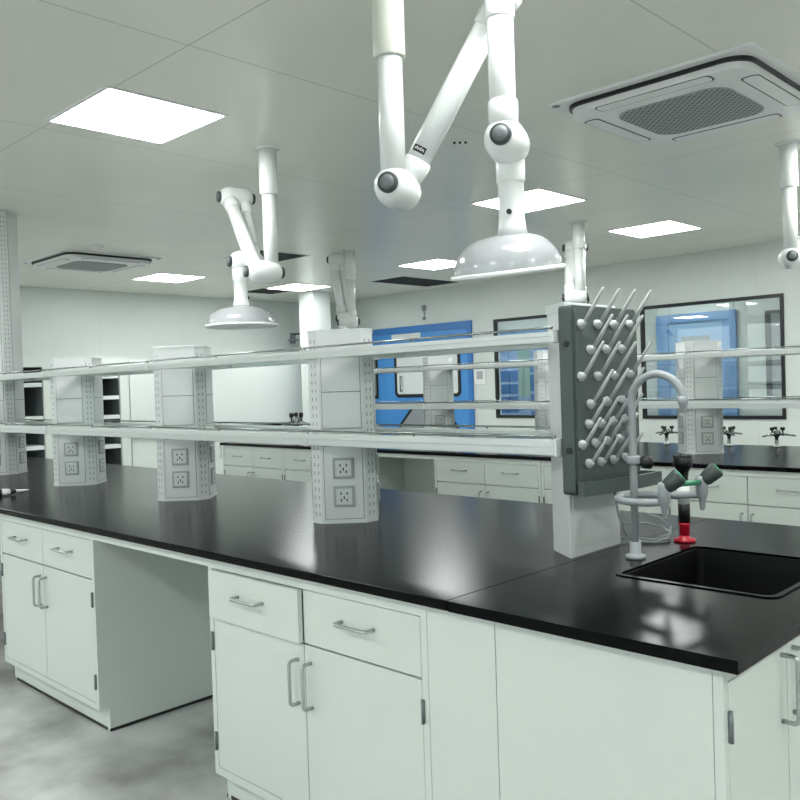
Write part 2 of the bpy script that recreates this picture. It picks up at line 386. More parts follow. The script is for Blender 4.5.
ac = thing('air_conditioner', 'square ceiling air conditioner with gray mesh grille, upper right', 'air conditioner', (-1.765, 3.81, CEIL), 'ceiling cassette air conditioners')
MB().prism(rrect(-.475, .475, -.475, .475, .02, 3), -.012, 0, bev=0).build('base_panel', M['acwhite'], ac)
MB().prism(rrect(-.43, .43, -.43, .43, .10), -.030, -.012).build('shadow_gap', M['black'], ac)
MB().prism(rrect(-.42, .42, -.42, .42, .10), -.058, -.030, bev=0).build('face_panel', M['acwhite'], ac)
for k in range(4):
    mb = MB(); a = Matrix.Rotation(k*math.pi/2, 4, 'Z')
    mb.prism(rrect(-.27, .27, -.415, -.335, .025, 4), -.0592, -.0575, 1).prism(rrect(-.262, .262, -.410, -.343, .022, 4), -.061, -.0585, 0)
    mb.bm.transform(a); mb.build('louver_flap', [M['acwhite'], M['black']], ac)
MB().prism(rrect(-.265, .265, -.265, .265, .10), -.064, -.057, 0).build('grille', M['grille'], ac)
for sx, sy in ((-1, -1), (1, 1)):
    MB().cyl((sx*.445, sy*.445, -.014), (sx*.445, sy*.445, -.011), .018).build('screw_cap', M['gray'], ac)
c = copy_tree(ac); c.location = (-7.72, 3.755, CEIL); c['label'] = 'square ceiling air conditioner far left, under the smoke detector'

tag(MB((-6.96, 3.44, CEIL)).lathe([(.055, 0), (.055, -.012), (.042, -.03), (.02, -.04), (0, -.042)], (-6.96, 3.44, CEIL)).build('smoke_detector', M['acwhite']),
    'small round smoke detector on the ceiling, far left', 'smoke detector')
sp = thing('ceiling_sprinkler', 'small dark sprinkler dots on the ceiling behind the nearest arm', 'sprinkler', (-2.89, 3.477, CEIL))
MB().lathe([(.045, 0), (.045, -.004), (0, -.005)], (0, 0, 0)).build('rose', M['ceil'], sp)
for dx in (-.03, 0, .03): MB().cyl((dx*.715, dx*.7, -.004), (dx*.715, dx*.7, -.014), .007, seg=10).build('nozzle', M['knob'], sp)
hk = thing('wall_sensor', 'small gray sensor with cord on the wall above the blue door', 'sensor', (-7.83, YB, 2.3))
MB().box(-.03, .03, -.03, 0, .10, .17, bev=.006).build('housing', M['gray'], hk)
MB().tube([(0, -.015, .1), (.01, -.015, .04), (0, -.015, 0)], .006, 8).lathe([(.022, 0), (.022, -.03), (0, -.035)], (0, -.02, .0), seg=12).build('cord', M['gray'], hk)
sw = thing('wall_switch', 'white wall switch between blue door and black window', 'switch', (-6.89, YB, 1.48))
MB().box(-.09, .09, -.012, 0, -.12, .12, bev=.004).build('plate', M['white'], sw)
MB().box(-.05, .05, -.017, -.012, -.05, .05, bev=.003).build('rocker', M['socket'], sw)

# ------------------------------------------------------------------ front island cabinets
YC, CD, ZT0, ZT1 = 1.567, .60, .84, .866
def bar_handle(mb, p, horiz, L=.165, out=.035, n=(0, -1, 0), along=None):
    p = Vector(p); n = Vector(n); u = Vector(along) if along else (Vector((1, 0, 0)) if horiz else Vector((0, 0, 1)))
    r = .012
    a, b = p - u*L/2, p + u*L/2
    pts = [a, a + n*(out-r)] + arc(a + n*(out-r) + u*r, r, 180, 90, 4, u, n)[1:] + arc(b + n*(out-r) - u*r, r, 90, 0, 4, u, n) + [b]
    mb.tube(pts, .0055, 10)
def cabinet(x0, x1, yf, label, group=None, ajar=0.0, toe=.045, parts=True, depth=CD, small=False):
    t = thing('base_cabinet', label, 'cabinet', ((x0+x1)/2, yf, 0), group); o = t.location.copy(); st = .022
    cb = MB(o)
    for a, b in ((x0, x0+st), (x1-st, x1)):
        cb.box(a, b, yf, yf+toe, .1, ZT0); cb.box(a, b, yf+toe, yf+depth, .0, ZT0)
    cb.box(x0+st, x1-st, yf, yf+.02, .802, ZT0)
    cb.box(x0+st, x1-st, yf, yf+depth, .1, .126)
    cb.box(x0+st, x1-st, yf+depth-.01, yf+depth, .126, ZT0)
    cb.box(x0+st, x1-st, yf+.02, yf+depth-.01, .632, .638)
    cb.build('carcass', M['steel'], t)
    MB(o).box(x0+st, x1-st, yf+toe, yf+toe+.015, .0, .1).build('toe_kick', M['steel'], t)
    sl = MB(o).box(x0+st, x1-st, yf+toe-.0015, yf+toe+.002, .0005, .013)
    for a, b in ((x0-.0006, x0+.003), (x1-.003, x1+.0006)): sl.box(a, b, yf+toe-.0015, yf+depth, .0005, .013)
    sl.build('floor_seal', M['black'], t, 'black seal strip along the floor')
    xm = (x0+x1)/2; g = .0022
    for i, (a, b) in enumerate(((x0+st, xm), (xm, x1-st))):
        dy = ajar if i == 0 else 0
        dr = MB(o).box(a+g, b-g, yf+.0005-dy, yf+.019-dy, .641, .7995, bev=.0015).build('drawer', M['steel'], t)
        mb = MB(o); bar_handle(mb, ((a+b)/2, yf-dy, .734), True, .130); mb.build('handle', M['chrome'], dr)
        dd = MB(o).box(a+g, b-g, yf+.0005, yf+.019, .128, .635, bev=.0015).build('door', M['steel'], t)
        mb = MB(o); bar_handle(mb, (xm + (-.031 if i == 0 else .031), yf, .520), False, .132); mb.build('handle', M['chrome'], dd)
        hx = a - .004 if i == 0 else b + .004
        for hz in (.185, .525):
            MB(o).box(hx-.0045, hx+.0045, yf-.005, yf+.001, hz, hz+.062, bev=.002).cyl((hx, yf-.005, hz), (hx, yf-.005, hz+.062), .0045, seg=10).build('hinge', M['hinge'], dd)
    return t
cabinet(-4.31, -3.312, YC, 'white two door base cabinet left of the knee space, at far left', 'front island base cabinets')
cabinet(-2.465, -1.463, YC, 'white two door base cabinet right of the knee space, left drawer slightly open', 'front island base cabinets', ajar=.018)
tag(MB((-2.89, YC, .8)).box(-3.312, -2.465, YC, YC+.02, .805, ZT0).build('apron_rail', M['steel']), 'white apron rail under the black top above the knee space', 'rail')
tag(MB((-2.89, YC+.68, 0)).box(-3.335, -2.443, YC+CD+.001, YC+CD+.014, .0, ZT0).build('back_panel', M['steel']), 'white service panel at the back of the knee space', 'panel')
tag(MB((-1.35, YC, 0)).box(-1.462, -1.2445, YC+.001, YC+.02, .1, ZT0).box(-1.462, -1.2445, YC+.045, YC+.06, 0, .1).box(-1.462, -1.447, YC+.06, YC+CD, 0, ZT0).build('filler_panel', M['steel']),
    'narrow white filler panel between drawer cabinet and sink cabinet', 'panel')
t = thing('sink_cabinet', 'white sink cabinet at the near corner with plain front panel', 'cabinet', (-.97, YC, 0)); o = t.location.copy()
cb = MB(o).box(-1.243, -1.225, YC+.02, 2.96, .1, ZT0).box(-1.225, -.71, 2.94, 2.96, .1, ZT0).box(-1.225, -.71, YC+.02, 2.94, .1, .12)
cb.box(-.712, -.692, YC, YC+.022, .1, ZT0).box(-.712, -.692, YC+.022, 2.96, .805, ZT0).box(-.712, -.692, YC+.022, 2.96, .1, .126)
cb.box(-.712, -.692, 2.15, 2.96, .126, .805)
cb.box(-1.243, -.73, YC+.045, 2.96, 0, .1)
cb.build('carcass', M['steel'], t)
MB(o).box(-1.2425, -.714, YC+.001, YC+.02, .1, ZT0-.001, bev=.001).build('front_panel', M['steel'], t)
for i, (a, b) in enumerate(((YC+.024, 1.893), (1.897, 2.148))):
    dd = MB(o).box(-.711, -.692, a, b, .129, .802, bev=.0015).build('door', M['steel'], t)
    mb = MB(o); bar_handle(mb, (-.692, (1.862 if i == 0 else 1.928), .715), False, .145, n=(1, 0, 0)); mb.build('handle', M['chrome'], dd)
    hy = a-.002 if i == 0 else b+.002
    for hz in (.185, .685):
        MB(o).box(-.694, -.687, hy-.0045, hy+.0045, hz, hz+.062, bev=.002).cyl((-.687, hy, hz), (-.687, hy, hz+.062), .0045, seg=10).build('hinge', M['hinge'], dd)
# worktops
YT0, YT1 = 1.537, 3.02
tag(MB((-4.4, 2.28, ZT0)).box(-7.45, -1.3675, YT0, YT1, ZT0, ZT1, bev=.003).build('countertop', M['top']), 'long black epoxy worktop under the white shelf posts', 'worktop')
SK = (-1.18, -.765, 2.02, 2.50)
o = MB((-1.0, 2.28, ZT0)).hole_slab(rrect(-1.3655, -.65, YT0, YT1, .004, 2), rrect(*SK, .03), ZT0, ZT1).build('countertop', M['top'])
tag(o, 'black epoxy worktop slab around the sink, at the near end', 'worktop')
sk = thing('sink', 'deep black rectangular sink set in the near end of the worktop', 'sink', (-.97, 2.26, ZT1)); o = sk.location.copy()
i0 = rrect(SK[0]+.004, SK[1]-.004, SK[2]+.004, SK[3]-.004, .028); i1 = rrect(SK[0]+.012, SK[1]-.012, SK[2]+.012, SK[3]-.012, .022)
mb = MB(o).hole_slab(i0, i1, ZT1-.22, ZT1-.003).prism(i0, ZT1-.232, ZT1-.22); mb.build('basin', M['sink'], sk)
MB(o).hole_slab(rrect(SK[0]-.010, SK[1]+.010, SK[2]-.010, SK[3]+.010, .034), rrect(SK[0]+.004, SK[1]-.004, SK[2]+.004, SK[3]-.004, .028), ZT1+.0003, ZT1+.0035).build('rim', M['top'], sk)
MB(o).lathe([(.04, 0), (.04, .004), (.025, .004), (.02, .001), (0, .001)], (-.97, 2.26, ZT1-.22)).build('drain', M['rod'], sk)

# ------------------------------------------------------------------ power pilasters
PE, PS = .149, .027
def octo(e, s_): return [(s_, -e), (e, -s_), (e, s_), (s_, e), (-s_, e), (-e, s_), (-e, -s_), (-s_, -e)]
def make_pilaster(label, z1, group, loc):
    t = thing('power_pilaster', label, 'pilaster', loc, group); h = z1 - loc[2]
    MB().prism(octo(PE, PS), 0, h, bev=.002).build('post_body', M['pil'], t)
    MB().prism(octo(PE+.003, PS+.002), 0, .012).build('foot_trim', M['pil'], t)
    if h < 1: MB().prism(octo(PE+.003, PS+.002), h-.002, h+.006, bev=.002).build('top_cap', M['frame'], t)
    for k in range(4):
        R = Matrix.Rotation(math.radians(-45+90*k), 4, 'Z'); dn = (PE + PS)/math.sqrt(2); hw = (PE-PS)/math.sqrt(2) - .012
        pn = MB()
        for z0, z1_ in ((.018, .30), (.37, .655)) if h < 1 else ((.018, .30), (.37, .655), (.70, h-.02)):
            pn.box(dn-.001, dn+.0012, -hw-.002, hw+.002, z0-.002, z1_+.002, 1)
            if z0 > .3 and z1_ < .7:
                pn.box(dn, dn+.0035, -hw, hw, z0, z0+.14, 0, bev=.001).box(dn, dn+.0035, -hw, hw, z0+.143, z1_, 0, bev=.001)
            else: pn.box(dn, dn+.0035, -hw, hw, z0, z1_, 0, bev=.001)
        pn.bm.transform(R); pn.build('access_panel', [M['pil'], M['pilin']], t)
        for zc in (.105, .215):
            sk_ = MB().box(dn+.003, dn+.010, -.041, .041, zc-.041, zc+.041, 0, bev=.003); sk_.bm.transform(R)
            so = sk_.build('socket', M['socket'], t)
            fc = MB().box(dn+.009, dn+.0125, -.031, .031, zc-.031, zc+.031, 0, bev=.002)
            for py, pz, aw, ah in ((-.012, .012, .0025, .005), (.012, .012, .0025, .005), (0, -.004, .0025, .006), (-.011, -.014, .0025, .005), (.011, -.014, .0025, .005)):
                fc.box(dn+.0124, dn+.0129, py-aw, py+aw, zc+pz-ah, zc+pz+ah, 1)
            fc.bm.transform(R); fc.build('socket_face', [M['socketw'], M['black']], so)
        R2 = Matrix.Rotation(math.radians(90*k), 4, 'Z'); sl = MB(); z = .03
        while z < h-.04:
            for sy in (-.011, .011): sl.box(PE, PE+.0008, sy-.0025, sy+.0025, z, z+.014)
            z += .032
        sl.bm.transform(R2); sl.build('slot_strip', M['slot'], t)
    return t
YP = 2.27
PX = [-2.54, -3.73, -4.925, -6.115]
p0 = make_pilaster('white power pilaster with two sockets, right beside the big white pillar, nearest of the posts', 1.615, 'power pilasters on the front island', (PX[0], YP, ZT1))
p1 = copy_tree(p0); p1.location.x = PX[1]; p1['label'] = 'white power pilaster on the front island under the left glass hood, second from viewer'
p2 = copy_tree(p0); p2.location.x = PX[2]; p2['label'] = 'short white power pilaster on the front island next to the tall ceiling column'
make_pilaster('tall white power column reaching the ceiling at the far left', CEIL, 'power pilasters on the front island', (PX[3], YP, ZT1))
# end pedestal that carries the drying rack
t = thing('end_pilaster', 'white end post on the worktop carrying the gray drying rack', 'pilaster', (-1.46, YP, ZT1))
pl = [(-1.39, 2.125), (-1.39, 2.415), (-1.505, 2.34), (-1.505, 2.205)]
MB((-1.46, YP, ZT1)).prism(pl, ZT1, 1.62, bev=.003).build('post_body', M['pil'], t)
MB((-1.46, YP, ZT1)).prism([(-1.387, 2.121), (-1.387, 2.419), (-1.508, 2.343), (-1.508, 2.202)], 1.60, 1.626, bev=.003).build('top_cap', M['frame'], t)
MB((-1.46, YP, ZT1)).box(-1.391, -1.3885, 2.145, 2.395, .89, 1.05, bev=.001).build('access_panel', M['pil'], t)

# ------------------------------------------------------------------ shelf bays
def shelf_bay(x0, x1, gx0, gx1, yc, zb, zh, label, group, hy=.2):
    t = thing('reagent_shelf', label, 'shelf', ((x0+x1)/2, yc, zb), group); o = t.location.copy()
    for s_ in (-1, 1):
        ya, yb_ = sorted((yc + s_*hy, yc + s_*(hy-.03)))
        r = MB(o).box(x0+.003, x1-.003, ya, yb_, zb, zb+zh, bev=.003)
        ye = yc + s_*hy
        r.box(x0+.003, x1-.003, min(ye, ye+s_*.004), max(ye, ye+s_*.004), zb+zh*.55, zb+zh*.98, bev=.001)
        r.build('front_rail' if s_ < 0 else 'rear_rail', M['alu'], t)
        g = MB(o).tube([(x0+.006, ye, zb+zh+.011), (x1-.006, ye, zb+zh+.011)], .004, 10)
        for xx in (x0+.010, (x0+x1)/2, x1-.010): g.cyl((xx, ye-s_*.004, zb+zh-.003), (xx, ye-s_*.001, zb+zh+.010), .0032, seg=8)
        g.build('guard_rail', M['rod'], t)
    MB(o).box(gx0, gx1, yc-hy+.031, yc+hy-.031, zb+zh*.55, zb+zh*.55+.008).build('glass_panel', M['shelfglass'], t)
    for xx in (x0+.001, x1-.010):
        MB(o).box(xx, xx+.009, yc-hy-.0055, yc-hy+.03, zb-.002, zb+zh+.004, bev=.002).build('joint_bracket', M['alu'], t)
        MB(o).box(xx, xx+.009, yc+hy-.03, yc+hy+.0055, zb-.002, zb+zh+.004, bev=.002).build('joint_bracket', M['alu'], t)
    for xx in (gx0, gx1-.025): MB(o).box(xx, xx+.025, yc-hy+.03, yc+hy-.03, zb, zb+zh*.5).build('cross_bar', M['alu'], t)
XJ = [-7.30, -6.115, -4.925, -3.73, -2.54, -1.389]
NM = ['left of the tall column, far end', 'between tall column and its short neighbour post', 'between the two short posts left of the hood', 'under the left glass hood, left of the nearest post', 'between the nearest post and the drying rack']
for i in range(5):
    x0, x1 = XJ[i], XJ[i+1]; g0 = x0 + (PE+.004 if i else .02); g1 = x1 - (PE+.004 if i < 4 else .15)
    for zb, zh, lv in ((1.175, .046, 'lower'), (1.507, .032, 'upper')):
        shelf_bay(x0, x1, g0, g1, YP, zb, zh, '%s glass shelf of front island %s' % (lv, NM[i]), 'glass shelves of the front island')

# ------------------------------------------------------------------ drying rack
XB = -1.335
t = thing('drying_rack', 'slate gray drying rack with rows of slanted pegs beside the faucet', 'drying rack', (-1.36, 2.28, 1.06)); o = t.location.copy()
def yz_prism(mb, poly, x0, x1, mi=0):
    a = [mb.bm.verts.new((x0, y, z)) for y, z in poly]; b = [mb.bm.verts.new((x1, y, z)) for y, z in poly]; n = len(poly)
    fs = [mb.bm.faces.new(a), mb.bm.faces.new(b[::-1])] + [mb.bm.faces.new((a[k], b[k], b[(k+1) % n], a[(k+1) % n])) for k in range(n)]
    for f in fs: f.material_index = mi
    return mb
mb = MB(o); yz_prism(mb, rrect(2.088, 2.462, 1.060, 1.612, .012, 3), -1.385, XB-.008)
yz_prism(mb, rrect(2.098, 2.452, 1.085, 1.602, .012, 3), XB-.008, XB)
mb.build('backboard', M['board'], t)
tr = [(-1.3345, 2.088), (-1.312, 2.088)] + [(-1.312 + .045*(k/12) + .012*math.sin(math.pi*k/12), 2.088 + .374*k/12) for k in range(1, 12)] + [(-1.267, 2.462), (-1.3345, 2.462)]
ti = [(-1.326, 2.096), (-1.318, 2.096)] + [(-1.322 + .045*(k/12) + .012*math.sin(math.pi*k/12), 2.088 + .374*k/12) for k in range(1, 12)] + [(-1.277, 2.454), (-1.326, 2.454)]
MB(o).prism(tr, 1.060, 1.074).hole_slab(tr, ti, 1.074, 1.100).build('drip_tray', M['board'], t)
for yy, zz in ((2.0875, 1.19), (2.0875, 1.50)):
    MB(o).cyl((-1.36, yy, zz), (-1.36, yy-.004, zz), .009, seg=12).build('side_screw', M['black'], t)
PEGS = [(2.121, 1.555, 1), (2.21, 1.557, 1), (2.302, 1.559, 1), (2.398, 1.562, 1), (2.167, 1.481, 1), (2.254, 1.483, 1), (2.344, 1.485, 1),
        (2.115, 1.403, 1), (2.204, 1.403, 1), (2.297, 1.404, 1), (2.392, 1.406, 1), (2.16, 1.322, 1), (2.25, 1.325, 1), (2.342, 1.327, 1),
        (2.148, 1.264, .8), (2.214, 1.262, .8), (2.282, 1.264, .8), (2.354, 1.267, .8), (2.112, 1.206, .8), (2.181, 1.206, .8), (2.249, 1.208, .8), (2.32, 1.21, .8),
        (2.144, 1.148, .8), (2.21, 1.147, .8), (2.281, 1.148, .8), (2.35, 1.149, .8)]
for y, z, k in PEGS:
    dv = Vector((.576, 0, .817)); p = Vector((XB+.012, y, z)); L = .118*k
    mb = MB(o).lathe([(.0150, 0), (.0150, .004), (.013, .010), (.0085, .018), (.006, .022)], (XB, y, z), (1, 0, .35), 16)
    mb.tube([p, p + dv*L*.5, p + dv*L, p + dv*(L+.004)], [.0062, .0055, .0045, .002], 10)
    mb.build('peg', M['peg'], t)

# ------------------------------------------------------------------ faucet, eyewash, hose, pipette
fx, fy = -1.243, 2.242
t = thing('laboratory_faucet', 'gray gooseneck laboratory faucet with two side valves at the sink', 'faucet', (fx, fy, ZT1)); o = t.location.copy()
MB(o).lathe([(.029, 0), (.029, .010), (.020, .013), (.0165, .016), (.0165, .045), (.014, .048)], (fx, fy, ZT1)).build('base', M['faucet'], t)
R = .08
MB(o).tube([(fx, fy, ZT1+.01), (fx, fy, 1.1), (fx, fy, 1.325)] + arc((fx+R, fy, 1.325), R, 180, 0, 16, (1, 0, 0), (0, 0, 1))[1:] + [(fx+2*R, fy, 1.315)], .0112, 16)\
    .build('gooseneck', M['faucet'], t)
MB(o).lathe([(.0135, .02), (.0135, 0), (.011, -.004), (.009, -.024), (.008, -.026)], (fx+2*R, fy, 1.32)).build('spout_tip', M['faucet'], t)
cl = MB(o).lathe([(.019, -.012), (.02, -.006), (.02, .006), (.019, .012)], (fx, fy, 1.155)).build('collar', M['faucet'], t)
MB(o).lathe([(.01, .015), (.012, .03), (.018, .032), (.02, .055), (.012, .06)], (fx, fy, 1.15), (.5, .8, -.1)).build('collar_knob', M['black'], cl)
ya, yb_, zy = 2.148, 2.308, 1.046
yk = [(-1.11, ya, zy+.006), (-1.15, ya, zy), (-1.197, ya, zy)] + arc((-1.197, (ya+yb_)/2, zy), (yb_-ya)/2, -90, -270, 14, (1, 0, 0), (0, 1, 0))[1:] + [(-1.15, yb_, zy+.004), (-1.075, yb_, zy+.010)]
MB(o).tube(yk, .0105, 14).tube([(fx, fy, zy), (-1.285, fy, zy)], .0105, 12).build('yoke_pipe', M['faucet'], t)
for vx, vy, dz in ((-1.100, ya, .03), (-1.066, yb_, .035)):
    vb = MB(o).lathe([(.014, .03), (.0165, .02), (.0165, -.02), (.012, -.032), (.009, -.04), (.0065, -.062), (.005, -.068)], (vx, vy, zy+dz)).build('valve_body', M['faucet'], t)
    ax = Vector((.62, .35, .62)).normalized(); base = Vector((vx, vy, zy+dz+.012))
    MB(o).lathe([(.012, .0), (.02, .012), (.021, .02), (.024, .052), (.022, .058), (0, .058)], base, ax, 20).build('valve_knob', M['valve'], vb)
    MB(o).lathe([(.019, .0575), (.0185, .0605), (.008, .061), (0, .061)], base, ax, 20).build('green_cap', M['green'], vb, 'green cap on the valve knob')
MB(o).tube([(-1.100, ya+.014, zy+.045), (-1.085, (ya+yb_)/2, zy+.05), (-1.066, yb_-.014, zy+.048)], .008, 12).build('link_pipe', M['green'], t, 'green link pipe between the valves')

ex, ey = -1.243, 2.558
t = thing('eyewash_station', 'black handheld eyewash with red base standing behind the sink corner', 'eyewash', (ex, ey, ZT1)); o = t.location.copy()
MB(o).lathe([(.034, 0), (.034, .008), (.018, .012), (.016, .02)], (ex, ey, ZT1)).build('flange', M['red'], t)
MB(o).lathe([(.016, .018), (.0165, .05), (.0185, .055), (.0185, .060)], (ex, ey, ZT1)).build('lower_sleeve', M['red'], t)
MB(o).lathe([(.0175, .058), (.0185, .10), (.0185, .122)], (ex, ey, ZT1)).build('grip', M['black'], t)
MB(o).lathe([(.0185, .12), (.0185, .178)], (ex, ey, ZT1)).build('tag_sleeve', M['white'], t)
MB(o).lathe([(.016, .176), (.015, .205), (.018, .225), (.030, .245), (.032, .27), (.027, .272), (.023, .255), (0, .25)], (ex, ey, ZT1)).build('spray_head', M['black'], t)
t2 = MB(o)
for k in range(6): t2.lathe([(.008, 0), (.007, .008), (0, .009)], (ex+.024*math.cos(k*1.047), ey+.024*math.sin(k*1.047), ZT1+.27), seg=10)
t2.build('spray_nozzles', M['black'], t)

pts = [(-1.36, 2.33, 1.06), (-1.355, 2.34, .98), (-1.35, 2.37, .91), (-1.345, 2.42, .875)]
for k in range(20):
    a = math.radians(290 + k*36); r = .098 + .004*math.sin(k*1.7)
    pts.append((-1.385 + r*math.cos(a), 2.535 + r*math.sin(a), .8705 + .0075*(k//10) + .030*(1 + math.sin(a - .8))*(.5 if k < 10 else 1)))
tag(MB((-1.385, 2.535, ZT1)).tube(pts, .0036, 8).build('drain_hose', M['hose']), 'coiled clear drain hose on the worktop behind the faucet', 'hose')

t = thing('pipette', 'white and black pipette lying on the worktop at far left', 'pipette', (-4.68, 1.80, ZT1)); o = t.location.copy()
a = Vector((-4.72, 1.625, ZT1+.020)); b = Vector((-4.705, 1.90, ZT1+.020)); u = (b-a).normalized()
MB(o).tube([a, a+u*.015, a+u*.125, a+u*.15], [.014, .0195, .0195, .015], 14).build('handle_body', M['white'], t)
MB(o).tube([a+u*.03+Vector((.004, 0, .014)), a+u*.06+Vector((.004, 0, .014))], .0085, 10).build('black_button', M['black'], t, 'black button')
MB(o).tube([a+u*.085, a+u*.105], .0202, 14).build('black_band', M['black'], t, 'black band')
MB(o).tube([a+u*.15, a+u*.165, a+u*.18], [.016, .013, .010], 12).build('collar', M['black'], t, 'black collar')
MB(o).tube([a+u*.18, a+u*.215, a+u*.25], [.009, .006, .003], 10).build('tip', M['white'], t)

# ------------------------------------------------------------------ extraction arms
def extraction_arm(label, post, a, J1, J2, J3, hood_top, r=.0375, hood_r=.19, dome_h=.095, off=.042, sleeve_z=None, marked=False, sgn=(1, -1, 1, -1), tilt=(0, 0), shift=0, sleeve='armtube', ja=.072):
    """ceiling post, three pivot joints and a dome hood; a = horizontal pivot axis; joints given on the post plane"""
    a = Vector((a[0], a[1], 0)).normalized()
    J1, J2, J3 = (Vector(j) for j in (J1, J2, J3)); pw = Vector((J1.x, J1.y, 0)) + a*off*sgn[0]
    t = thing('extraction_arm', label, 'extraction arm', (pw.x, pw.y, CEIL), 'ceiling extraction arms'); o = t.location.copy()
    def S_(p, k): return p + a*off*sgn[k]
    MB(o).lathe([(.068, 0), (.068, -.005), (.054, -.010), (.05, -.012)], (pw.x, pw.y, CEIL)).build('ceiling_flange', M['armtube'], t)
    sz = sleeve_z if sleeve_z else CEIL-.28
    MB(o).lathe([(r+.010, CEIL-.012), (r+.010, sz+.004), (r+.007, sz), (r-.002, sz)], (pw.x, pw.y, 0)).build('post_sleeve', M[sleeve], t)
    MB(o).cyl((pw.x, pw.y, sz+.01), S_(J1, 0) + Vector((0, 0, .02)), r).build('post', M['armtube'], t)
    def tube_with_cuffs(p, q, nm):
        d_ = (q-p).normalized(); L = (q-p).length
        tb = MB(o).cyl(p, q, r).build(nm, M['armtube'], t)
        MB(o).lathe([(r+.005, .02), (r+.005, .105), (r+.001, .109)], p, d_).build('cuff', M['armtube'], tb)
        MB(o).lathe([(r+.005, .02), (r+.005, .105), (r+.001, .109)], q, -d_).build('cuff', M['armtube'], tb)
        return tb
    low = tube_with_cuffs(S_(J1, 1), S_(J2, 1), 'lower_tube')
    tube_with_cuffs(S_(J2, 2), S_(J3, 2), 'upper_tube')
    jr = r+.022
    for J in (J1, J2, J3):
        jb = MB(o).lathe([(.028, -ja-.020), (jr-.020, -ja-.012), (jr-.007, -ja+.004), (jr, -ja+.030), (jr+.001, 0), (jr, ja-.030), (jr-.007, ja-.004), (jr-.020, ja+.012), (.028, ja+.020)], J, a, 28).build('pivot_joint', M['armtube'], t)
        for s_ in (-1, 1):
            kn = MB(o).lathe([(.028, ja+.012), (.031, ja+.014), (.031, ja+.030), (.027, ja+.034), (.0, ja+.034)], J, a*s_, 24).build('pivot_knob', M['knob'], jb)
            MB(o).lathe([(.022, ja+.0335), (.022, ja+.0355), (.008, ja+.037), (0, ja+.037)], J, a*s_, 20).build('knob_face', M['knobface'], kn)
    if marked:
        pL = S_(J1, 1); u = (S_(J2, 1)-pL).normalized(); side = a.cross(u).normalized(); nrm = a
        c0 = pL + u*.135; mb = MB(o)
        def patch(u0, u1, ang0, ang1, rad, mi):      # thin curved label wrapped on the tube, lettering raised on it
            n = max(2, int(abs(ang1-ang0)/6)); vs = []
            for k in range(n+1):
                th = math.radians(ang0 + (ang1-ang0)*k/n); q = a*math.cos(th) + side*math.sin(th)
                vs.append([mb.bm.verts.new(c0 + u*uu + q*rr) for uu, rr in ((u0, rad), (u1, rad), (u1, r-.001), (u0, r-.001))])
            for A, B in zip(vs, vs[1:]):
                for k in range(4): mb.bm.faces.new((A[k], A[(k+1) % 4], B[(k+1) % 4], B[k])).material_index = mi
            mb.bm.faces.new(vs[0]).material_index = mi; mb.bm.faces.new(vs[-1][::-1]).material_index = mi
        patch(-.010, .010, -32, 32, r+.0012, 0)
        for i, x in enumerate((-22, -15, -8, -1, 6, 13, 20)): patch(-.0045 + .002*(i % 2), .003 + .0015*(i % 3), x-1.8, x+1.8, r+.0018, 1)
        mb.build('maker_plate', [M['black'], M['white']], low, 'small black maker plate with white lettering')
    H = Vector(hood_top); hp = Vector((J3.x, J3.y, 0)) + a*off*sgn[3]
    pipe = MB(o).lathe([(r+.006, J3.z), (r+.005, J3.z-.105), (r+.001, J3.z-.109), (r, J3.z-.11), (r, H.z+.05), (r+.004, H.z+.02), (r+.009, H.z-.004)], (hp.x, hp.y, 0)).build('hood_pipe', M['armtube'], t)
    ax2 = a*(r-.001); MB(o).cyl(Vector((hp.x, hp.y, J3.z-.2)) + a*r*.97, Vector((hp.x, hp.y, J3.z-.2)) + a*(r+.008), .008, seg=12).build('damper_screw', M['black'], pipe)
    pr = []; n = 10
    for k in range(n+1):
        th = math.radians(10 + 80*k/n); pr.append((r + .004 + (hood_r-r-.004)*math.sin(math.radians(90*k/n))**1.0 if k else r+.004, -dome_h*(1-math.cos(math.radians(90*k/n)))))
    pr += [(hood_r+.001, -dome_h-.012)]
    inner = [(x-.003, z-.003) for x, z in reversed(pr)]; inner[0] = (hood_r-.002, -dome_h-.012)
    T = Matrix.Translation((hp.x + .715*shift, hp.y + .698*shift, H.z)) @ Matrix.Rotation(tilt[0], 4, Vector((.715, .698, 0))) @ Matrix.Rotation(tilt[1], 4, Vector((-.698, .715, 0))) @ Matrix.Translation((-hp.x, -hp.y, -H.z))
    mb = MB(o).lathe(pr + inner, (hp.x, hp.y, H.z), seg=48, close=True); mb.bm.transform(T); hd = mb.build('hood_dome', M['hood'], t)
    mb = MB(o).lathe([(hood_r-.004, -dome_h-.003), (hood_r+.012, -dome_h-.006), (hood_r+.013, -dome_h-.017), (hood_r-.004, -dome_h-.019)], (hp.x, hp.y, H.z), seg=48, close=True)
    mb.bm.transform(T); mb.build('hood_rim', M['white'], hd)
    return t
extraction_arm('nearest white extraction arm bent over the shelves, hood above the drying rack', None, (.443, -.896), (-1.795, 1.858, 1.994), (-1.495, 2.007, 2.544), (-1.491, 2.008, 2.094), (0, 0, 1.832), r=.038, hood_r=.160, dome_h=.098, sleeve_z=2.375, marked=True, sleeve='cream', tilt=(math.radians(7.5), math.radians(-5)), shift=-.024)
extraction_arm('white extraction arm with pale glass hood above the second shelf post', None, (.293, .955), (-3.645, 2.728, 2.019), (-4.053, 2.852, 2.50), (-3.906, 2.807, 2.111), (0, 0, 1.86), r=.038, hood_r=.19, dome_h=.095, sleeve_z=2.43, ja=.075)
extraction_arm('folded white extraction arm beside the pillar above the back island', None, (.715, .698), (-5.909, 5.368, 2.039), (-6.0, 5.36, 2.60), (-5.88, 5.36, 2.0), (0, 0, 1.75), hood_r=.18, r=.042)
